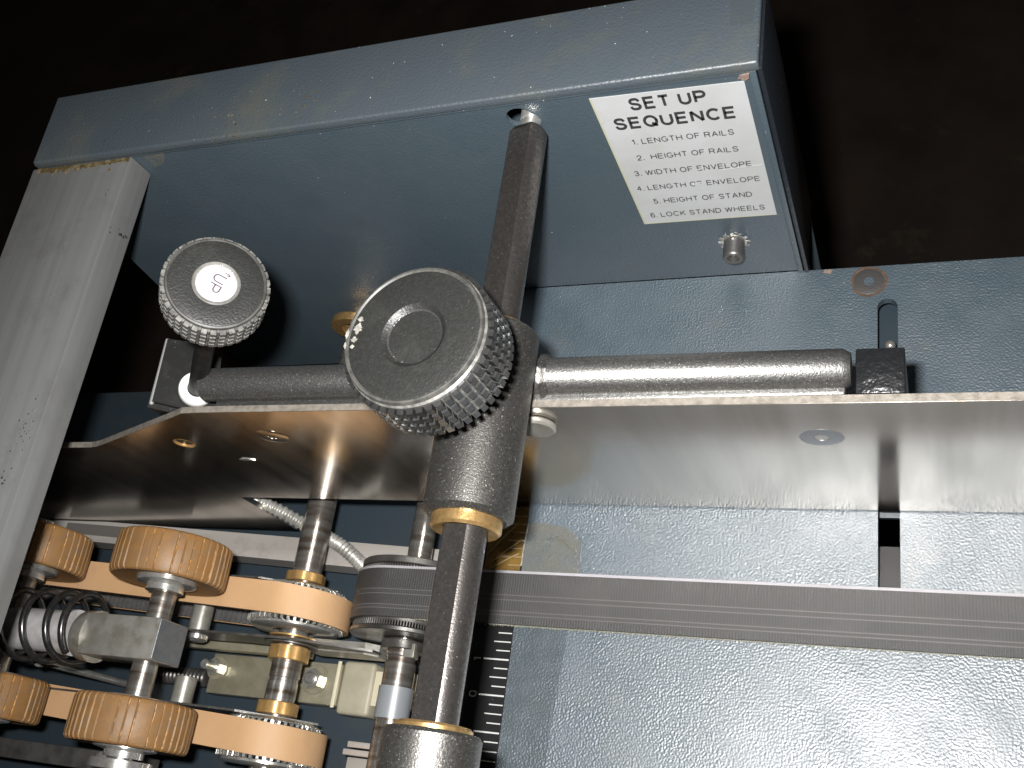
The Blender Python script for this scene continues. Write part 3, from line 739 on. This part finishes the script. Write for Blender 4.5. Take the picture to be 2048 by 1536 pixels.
# ------------------------------------------------------------------ black belt with its pulley and shaft
BX, BZ, BR = -189.5, -20.0, 21.0
def belt_loop(mb, x0, x1, zc, r, yf, yb, th, skew=0.0, xref=0.0, seg=28, rings=1):
    path = []
    for i in range(seg+1):
        a = math.pi/2 + math.pi*i/seg; path.append((x0 + r*math.cos(a), zc + r*math.sin(a), math.cos(a), math.sin(a)))
    for i in range(seg+1):
        a = -math.pi/2 + math.pi*i/seg; path.append((x1 + r*math.cos(a), zc + r*math.sin(a), math.cos(a), math.sin(a)))
    # straight stretches are subdivided
    full = []
    for i, p in enumerate(path):
        q = path[(i+1) % len(path)]
        full.append(p)
        d = math.hypot(q[0]-p[0], q[1]-p[1])
        if d > 15:
            n = int(d/6)
            for k in range(1, n): full.append(tuple(p[j] + (q[j]-p[j])*k/n for j in range(4)))
    loops = []
    for (px, pz, nx, nz) in full:
        sk_ = skew*(px-xref)
        loops.append([mb.b.verts.new(v) for v in ((px, yf+sk_, pz), (px, yb+sk_, pz), (px-nx*th, yb+sk_, pz-nz*th), (px-nx*th, yf+sk_, pz-nz*th))])
    for A, B in zip(loops, loops[1:] + loops[:1]):
        for k in range(4): mb.b.faces.new((A[k], A[(k+1) % 4], B[(k+1) % 4], B[k]))
    return full
def belt_line(mb, full, y, wdt, h, skew=0, xref=0):
    loops = []
    for (px, pz, nx, nz) in full:
        s_ = skew*(px-xref)
        loops.append([mb.b.verts.new(v) for v in ((px-nx*.1, y-wdt/2+s_, pz-nz*.1), (px+nx*h, y-wdt/2+s_, pz+nz*h), (px+nx*h, y+wdt/2+s_, pz+nz*h), (px-nx*.1, y+wdt/2+s_, pz-nz*.1))])
    for A, B in zip(loops, loops[1:] + loops[:1]):
        for k in range(4): mb.b.faces.new((A[k], A[(k+1) % 4], B[(k+1) % 4], B[k]))
tb = thing('transport_belt', 'wide black fabric belt crossing the blue deck to the right', 'belt', (-60, 76, 0))
b = MB(); full = belt_loop(b, BX, 120, BZ, BR+.9, 66.9, 85.2, 1.4); b.build('belt_band', 'blackbelt', tb)
b = MB(); belt_line(b, full, 85.1, .9, .12); b.build('belt_edge', 'beltedge', tb)
b = MB()
for y in (76.9, 75.2, 71.2, 69.9): belt_line(b, full, y, .34, .05)
b.build('wear_lines', 'beltgroove', tb)
b = MB()
for y in (76.1, 70.5): belt_line(b, full, y, .4, .04)
b.build('dark_lines', 'beltgroovedark', tb)
b = MB()
for i in range(520):
    x = -176 + i*.44
    b.box(-.12, .12, -rr.uniform(.2, .75), .1, -.08, .08, mat=Matrix.Translation((x, 66.85, .65)) @ Matrix.Rotation(rr.uniform(-.6, .6), 4, 'Z'))
b.build('frayed_threads', 'fray', tb)
bp_ = thing('belt_pulley', 'grey steel pulley turning the black belt, at the left end of that belt', 'pulley', (BX, 76, BZ))
def disc(mb, x, y0, y1, z, r, ri=0, ch=.3): 
    return mb.lathe([(ri, 0), (r-ch, 0), (r, ch), (r, y1-y0-ch), (r-ch, y1-y0), (ri, y1-y0)], 64, frame((x, y0, z), (0, 1, 0)), closed=ri > 0) if ri else mb.lathe([(0, 0), (r-ch, 0), (r, ch), (r, y1-y0-ch), (r-ch, y1-y0), (0, y1-y0)], 64, frame((x, y0, z), (0, 1, 0)))
disc(MB(), BX, 66, 86.4, BZ, BR-.7).build('drum', 'darksteel', bp_)
disc(MB(), BX, 87.4, 90.0, BZ, BR-.2).build('flange', 'darksteel', bp_)
disc(MB(), BX, 62.4, 64.2, BZ, BR+.1).build('flange', 'greysteel', bp_)
def teeth_ring(mb, x, y0, y1, z, r, n, h, wdt=.55):
    for i in range(n):
        a = 2*math.pi*i/n
        mb.box(-wdt*math.pi*r/n, wdt*math.pi*r/n, 0, y1-y0, -.4, h, .15, 1, mat=Matrix.Translation((x + r*math.sin(a), y0, z + r*math.cos(a))) @ Matrix.Rotation(a, 4, 'Y'))
    return mb
teeth_ring(MB(), BX, 64.3, 66.6, BZ, BR-1.2, 120, .6).build('toothed_rim', 'darksteel', bp_)
teeth_ring(MB(), BX, 85.4, 87.2, BZ, BR-1.4, 120, .6).build('toothed_rim', 'darksteel', bp_)
disc(MB(), BX, 58.4, 61.8, BZ, 8.5).build('hub', 'darksteel', bp_)
bs = thing('pulley_shaft', 'dark steel shaft with a light grey sleeve, passing under the brown rod', 'shaft', (BX, 40, BZ))
MB().rod((BX, 86, BZ), (BX, 150, BZ), 4.8, 40).build('rear_shaft', 'shaft', bs)
q = MB(); q.lathe([(0, 0), (5.9, 0), (5.9, 104), (5.3, 104.2), (5.3, 106), (5.9, 106.3), (5.9, 109), (5.2, 109.3), (5.2, 113), (0, 113)], 44, frame((BX, -50, BZ), (0, 1, 0))); q.build('front_shaft', 'shaft', bs)
MB().lathe([(5.9, 0), (6.5, 0), (6.5, 11.4), (5.9, 11.4)], 44, frame((BX, 33.6, BZ), (0, 1, 0)), closed=True).build('grey_sleeve', 'greycollar', bs)
MB().box(BX+3, BX+7.6, 55.5, 60.8, BZ+1, BZ+5.6, .4).build('key_block', 'block', bs)

# ------------------------------------------------------------------ tan belts, pulleys, drive shaft
TX, TZ, TR = -238.4, -19.2, 21.1
def make_tan(yc, label):
    t = thing('feed_belt', label, 'belt', (TX, yc, TZ), 'tan feed belts side by side under the orange rollers')
    b = MB(); f = belt_loop(b, -430, TX, TZ, TR, yc-5.9, yc+5.9, 1.6, -.045, TX); b.build('belt_band', 'tan', t)
    b = MB(); g = belt_loop(b, -430, TX, TZ, TR-1.65, yc-5.7, yc+5.7, .8, -.045, TX)
    n = 0
    for (px, pz, nx, nz) in g:
        pass
    for i in range(70):
        x = TX - 4 - i*2.6
        s_ = -.045*(x-TX)
        b.box(x-.65, x+.65, yc-5.6+s_, yc+5.6+s_, TZ-TR+2.4, TZ-TR+3.3)
    b.build('belt_teeth', 'beltteeth', t)
    return t
tA = make_tan(71.5, 'tan feed belt nearer the steel guide plate, of the two tan belts')
tC = copy_tree(tA); tC.location = Vector((TX, 20.9, TZ))*S
tC['label'] = 'tan feed belt nearest the bottom edge of the picture, below the spring and clamp'
def make_tpulley(yc, label):
    t = thing('feed_pulley', label, 'pulley', (TX, yc, TZ), 'silver pulleys inside the tan feed belts')
    disc(MB(), TX, yc-5.6, yc+5.6, TZ, TR-3.0).build('drum', 'darksteel', t)
    q = MB(); q.lathe([(8.4, 0), (16.2, .3), (17.4, 1.0), (17.4, 1.9), (16.8, 2.2), (8.4, 2.2)], 64, frame((TX, yc-9.4, TZ), (0, 1, 0)), closed=True); q.build('flange', 'bright', t)
    q = MB(); q.lathe([(6.5, 0), (17.0, 0), (17.6, .5), (15.5, 1.4), (6.5, 1.8)], 64, frame((TX, yc+6.6, TZ), (0, 1, 0)), closed=True); q.build('flange', 'bright', t)
    teeth_ring(MB(), TX, yc-7.4, yc-5.4, TZ, TR-3.6, 46, 1.6, .5).build('toothed_rim', 'bright', t)
    teeth_ring(MB(), TX, yc+5.4, yc+6.7, TZ, TR-3.9, 46, 1.0, .5).build('toothed_rim', 'bright', t)
    q = MB(); q.lathe([(6.0, 0), (8.3, 0), (8.3, 3), (6.0, 3)], 48, frame((TX, yc-8.6, TZ), (0, 1, 0)), closed=True); q.build('hub_shade', 'dark', t)  # near-black ring paints the shade in the hub opening
    return t
pA = make_tpulley(71.5, 'silver pulley at the end of the tan belt nearer the guide plate')
pC = copy_tree(pA); pC.location = Vector((TX, 20.9, TZ))*S
pC['label'] = 'silver pulley at the end of the tan belt nearest the bottom edge'
ds = thing('drive_shaft', 'stained steel drive shaft with brass collars, carrying both tan belt pulleys', 'shaft', (TX, 80, TZ))
MB().lathe([(0, 0), (5.9, 0), (5.9, 98), (5.6, 98.2), (5.6, 99.4), (5.9, 99.6), (5.9, 246), (0, 246)], 48, frame((TX, -55, TZ), (0, 1, 0))).build('shaft', 'shaft', ds)
def clip(y0, y1, r=8.0, notch=True):
    q = MB(); n = 48
    q.lathe([(5.95, 0), (r-.3, 0), (r, .3), (r, y1-y0-.3), (r-.3, y1-y0), (5.95, y1-y0)], n, frame((TX, y0, TZ), (0, 1, 0)), closed=True, flat=lambda a, x: x*(1-.05*(math.sin(6*a) > .6)) if x > 6.5 else x)
    return q.build('brass_collar', 'brass', ds)
clip(81.8, 85.6); clip(51.0, 56.5); clip(30.6, 35.4); clip(-5, 0)
MB().lathe([(5.95, 0), (9.2, .2), (9.2, .8), (5.95, 1)], 48, frame((TX, 59.6, TZ), (0, 1, 0)), closed=True).build('brass_washer', 'brass', ds)
MB().lathe([(5.95, 0), (10.6, 0), (10.6, .5), (5.95, .5)], 48, frame((TX, 56.9, TZ), (0, 1, 0)), closed=True).build('steel_washer', 'darksteel', ds)
fbm = MB(); fbm.lathe([(5.95, 0), (10.4, 0), (10.8, .5), (10.8, 3.3), (10.2, 4), (5.95, 4)], 56, frame((TX+1, 194, TZ+5), (0, 1, 0)), closed=True)
fbm.build('flanged_bushing', 'bronze', ds)

# thin side plates beside the belts
def side_plate(pts, y0, y1, label, screw=None, wedge=None):
    t = thing('side_plate', label, 'plate', (pts[0][0], y0, pts[0][1]))
    MB().prism(pts, 0, y1-y0, mat=XZ(y1)).build('plate', 'darksteel', t)
    if screw:
        x, z = screw
        q = MB(); q.lathe([(0, 0), (4.6, 0), (4.4, 1.6), (3.0, 2.6), (0, 3.0)], 32, frame((x, y0, z), (0, -1, 0))); q.build('button_screw', 'bright', t)
        q = MB(); q.rod((x, y1, z), (x, y1+11, z), 4.2, 28); q.build('spacer', 'block', t)
    return t
side_plate([(-420, -6), (-420, -24), (-262, -24), (-206, -30), (-203, -28), (-203.5, -22), (-232, -8), (-262, -7)], 57.6, 58.5, 'thin dark side plate with a round head screw, before the upper tan belt', (-281, -15))
side_plate([(-420, -2), (-420, -22), (-270, -24), (-226, -26), (-224, -22), (-250, -4)], 79.6, 80.3, 'thin dark side plate behind the upper tan belt, next to the flat bar')
side_plate([(-420, 3.8), (-420, -22), (-270, -24), (-226, -28), (-222, -24), (-246, -3), (-280, 2.0)], 29.0, 29.8, 'thin dark side plate behind the lower tan belt, under the orange roller', (-279, -13))
wg = thing('steel_wedge', 'grey cast steel wedge lying below the upper tan belt pulley', 'wedge', (-215, 58, -40))
MB().prism([(-236, -24), (-209, -25), (-204.5, -29), (-205.5, -39), (-236, -38)], 0, 4.5, mat=XZ(61.5)).build('wedge', 'block', wg)
fs_ = thing('flat_strip', 'dull flat steel strip low between the wheel block and the clamp', 'metal strip', (-280, 58, -44))
MB().box(-330, -244, 56.4, 62.4, -46, -40, .4).build('strip', 'clampsteel', fs_)
lp = thing('lower_rail', 'dull channel rail at the bottom, right of the lower tan belt pulley', 'rail', (-190, 22, -34))
MB().box(-214, -140, 20.4, 22.6, -36, -32, .3).box(-214, -140, 15.6, 20.0, -38.2, -36.4, .3).box(-212, -140, 23.2, 25.4, -36, -31, .3).build('channel', 'flatbar', lp)
MB().box(-216, -140, -30, 14.6, -42, -39, .3).build('web', 'darksteel', lp)

# flat bar running across behind the belts
fbx = thing('flat_bar', 'long pale flat bar lying below the guide plate, behind the orange rollers', 'metal bar', (-270, 97, -24))
MB().prism([(-440, 103.5), (-163, 91.0), (-163, 101.8), (-366, 110.2), (-440, 110.2)], -50, -37).build('bar', 'flatbar', fbx)
MB().prism([(-390, 104.2), (-318, 100.9), (-318, 106.4), (-390, 109.2)], -36.97, -36.6).build('dark_inset', 'inset', fbx)
bz = thing('bar_bolt', 'small bright bolt head half hidden behind the nearest orange roller', 'bolt', (-299, 84.5, -26))
MB().lathe([(0, 0), (3.4, 0), (3.2, 2.0), (2.0, 3.2), (0, 3.6)], 28, frame((-305, 83.5, -10), (.2, -.3, 1))).build('bolt_head', 'bright', bz)
MB().rod((-305, 83.5, -12), (-305, 83.5, -30), 2.2, 20).build('bolt_shank', 'darksteel', bz)

# corrugated conduit
cd = thing('flexible_conduit', 'pale ribbed flexible conduit slanting under the stained shaft', 'conduit', (-240, 104, -10))
ctrl = [Vector(p) for p in ((-292, 121, -10), (-269.5, 115.3, -14), (-258.8, 112.2, -20), (-249, 108.2, -26), (-240.1, 104.6, -29), (-232.6, 101.3, -30.5), (-224.8, 96.3, -31.5), (-218.4, 91.4, -32), (-208, 84, -34))]
def cr(pts, n):
    out = []
    P = [pts[0]] + pts + [pts[-1]]
    for i in range(1, len(P)-2):
        for k in range(n):
            t = k/n; a, b, c, d = P[i-1], P[i], P[i+1], P[i+2]
            out.append(.5*((2*b) + (c-a)*t + (2*a-5*b+4*c-d)*t*t + (3*b-a-3*c+d)*t**3))
    return out + [pts[-1]]
MB().tube(cr(ctrl, 24), lambda i: 2.75 + .36*math.sin(i*2*math.pi/5.0), 20).build('conduit', 'conduit', cd, 60)

# ------------------------------------------------------------------ orange rollers and their carriages
WZ, WR = 23.6, 21.4
def wheel_mesh(mb, ribs=44, rad=WR, yw=8.0):
    n = ribs*8
    def fl(a, r):
        if r < 15: return r
        ph = (a*ribs/(2*math.pi)) % 1.0
        k = int(a*ribs/(2*math.pi))
        g = .10 + .05*math.sin(k*12.9)
        return r - (.4 if ph < g else 0)
    mb.lathe([(9.5, -yw+1.4), (17.5, -yw+.6), (20.2, -yw), (20.9, -yw+.5), (rad, -yw+1.6), (rad+.1, 0), (rad, yw-1.6), (20.9, yw-.5), (20.2, yw), (17.5, yw-.6), (9.5, yw-1.4)], n, YW, flat=fl)
def make_roller(x, yc, label):
    global YW
    t = thing('feed_roller', label, 'roller', (x, yc, WZ), 'ribbed orange feed rollers')
    YW = frame((x, yc, WZ), (0, 1, 0))
    q = MB(); wheel_mesh(q); q.build('tyre', 'wheel', t, 24)
    q = MB()
    for i in range(44):
        a = 2*math.pi*(i + .06)/44
        w0 = rr.uniform(.10, .25)
        pts = [(21.0 + rr.uniform(-.15, .2), w0*rr.uniform(-1, 1), -7.0 + 14.0*j/9) for j in range(10)]
        q.tube([YW @ Matrix.Rotation(a, 4, 'Z') @ Vector(p) for p in pts], rr.uniform(.12, .24), 6)
    q.build('groove_fluff', 'wheelribs', t)
    q = MB(); q.lathe([(4.7, -11.5), (7.0, -11.5), (7.0, -9.4), (10.8, -8.6), (11.2, -8.2), (11.2, -6.4), (9.2, -6.4), (9.2, 6.4), (11.6, 6.4), (11.6, 8.4), (11.0, 9.0), (6.6, 9.2), (4.7, 9.2)], 56, YW, closed=True); q.build('hub', 'bright', t)
    return t
rA = make_roller(-270.0, 77.4, 'orange ribbed roller on the upper tan belt, whole in view, above the spring')
lab_r = (((-268.5, 18.6), 'orange ribbed roller on the lower tan belt, whole in view, below the steel block'),
         ((-340.0, 79.6), 'orange ribbed roller on the upper tan belt, half hidden by the aluminium bar'),
         ((-340.5, 22.5), 'orange ribbed roller on the lower tan belt, cut by the left picture edge'))
for k_, ((x, y), l_) in enumerate(lab_r):
    c = copy_tree(rA); c.location = Vector((x, y, WZ))*S; c['label'] = l_
    c.rotation_euler = (0, R(17*(k_+1)), 0)
ax = thing('roller_axle', 'steel axle through the square block, joining the two whole orange rollers', 'axle', (-269.5, 46, WZ))
MB().rod((-269.5, 5, WZ), (-269.5, 86.9, WZ), 4.6, 40).build('axle', 'shaft', ax)
q = MB(); q.ring((-268.5, 3.0, WZ), (0, 1, 0), 11.2, 4.7, 3.4).ring((-268.5, 1.0, WZ), (0, 1, 0), 9.0, 3.5, 1.6).ring((-268.5, -.8, WZ), (0, 1, 0), 6.5, 2.5, 1.5); q.build('end_washer', 'bright', ax)
ax2 = thing('roller_axle', 'steel axle of the half hidden orange rollers, under the aluminium bar', 'axle', (-340, 48, WZ))
MB().rod((-340, 5, WZ), (-340, 92, WZ), 4.6, 40).build('axle', 'shaft', ax2)
bl = thing('axle_block', 'square steel block on the axle, with a round shank running into the spring', 'block', (-285, 48, 15))
q = MB(); q.box(-296, -262, 40.2, 55.2, 14.6, 31.2, .45, 2); q.build('block_body', 'block', bl)
q = MB(); q.box(-262.0, -261.6, 40.6, 54.8, 15.0, 30.8, .15, 1); q.build('block_end', 'blueend', bl)
q = MB(); q.lathe([(0, 0), (8.8, 0), (9.2, .6), (9.6, 6), (0, 6.6)], 48, frame((-301.5, 47.8, 23), (1, 0, 0))); q.build('turned_shoulder', 'block', bl)
MB().lathe([(0, 0), (8.0, 0), (8.0, 46), (8.6, 46.5), (8.6, 50), (0, 50)], 48, frame((-356, 48.5, 23.5), (1, 0, 0))).build('shank', 'shankwhite', bl)
spg = thing('coil_spring', 'dark coil spring round the bright shank beside the aluminium bar', 'spring', (-320, 49, 23))
N = 300; turns = 5.2
hp = []
for i in range(N+1):
    u = i/N; a = 2*math.pi*turns*u + 1.2
    x = -356 + 60*(u if u < .85 else .85 + (u-.85)*.5)
    hp.append((x, 50.2 + 13.0*math.cos(a), 23.5 + 13.0*math.sin(a)))
MB().tube(hp, 1.3, 12).build('coil', 'spring', spg, 60)

# clamp lying on the bed between the belts
cl = thing('shaft_clamp', 'flat yellowish steel clamp with two nutted bolts, down under the drive shaft', 'clamp', (-262, 47, -62))
MB().box(-297, -232, 39.4, 56.2, -58, -50, .5).build('clamp_body', 'clampsteel', cl)
for (x, y, r_) in ((-293.5, 50.0, 3.9), (-243.5, 49.0, 4.6)):
    q = MB(); q.ring((x, y, -50), (0, 0, 1), r_*1.32, 1.5, .8); q.build('washer', 'clampsteel', cl)
    q = MB(); q.hexa((x, y, -49.1), (0, 0, 1), r_*1.6, 3.2, rr.random()); nut = q.build('nut', 'bright', cl)
    q = MB(); q.rod((x, y, -50), (x, y, -39.5 if r_ < 4.2 else -44.5), r_*.55, 24, .6); q.build('bolt_end', 'bright', nut)
MB().box(-232, -217, 36.6, 58.0, -61, -50.6, 1.6, 3).build('masking_wrap', 'wrap', cl)
MB().box(-234.2, -232.6, 38.6, 57.4, -50.5, -49.6, .3).build('wrap_edge', 'strip', cl)
MB().box(-217, -180, 41, 55, -58, -51.8, .5).build('cream_bar', 'strip', cl)
q = MB(); q.tube([(-330 + .35*i, 45.5, -52) for i in range(90)], lambda i: 3.6 + .4*math.sin(i*2*math.pi/6), 16); q.build('threaded_end', 'darksteel', cl, 60)

# small things at the bottom left
sb = thing('frame_bolt', 'small bright bolt head in the dark, left edge under the spring', 'bolt', (-330, 33, -30))
MB().lathe([(0, 0), (2.6, 0), (2.2, 1.6), (0, 2.2)], 24, frame((-345, 40, -2), (.3, -.2, 1))).rod((-345, 40, -2), (-345, 40, -62), 1.6, 16).build('bolt_head', 'bright', sb)
fr = thing('front_rail', 'dark rail with a small bright screw in the bottom left corner', 'rail', (-300, 2, -20))
MB().box(-430, -292, 2, 9.5, -26, -14, .5).build('rail', 'darksteel', fr)
MB().lathe([(0, 0), (3.6, 0), (3.2, 1.4), (0, 2.4)], 28, frame((-310, 6.2, -14), (0, 0, 1))).build('screw_head', 'bright', fr)

for o in bpy.data.objects:
    if '_o' in o.keys(): del o['_o']
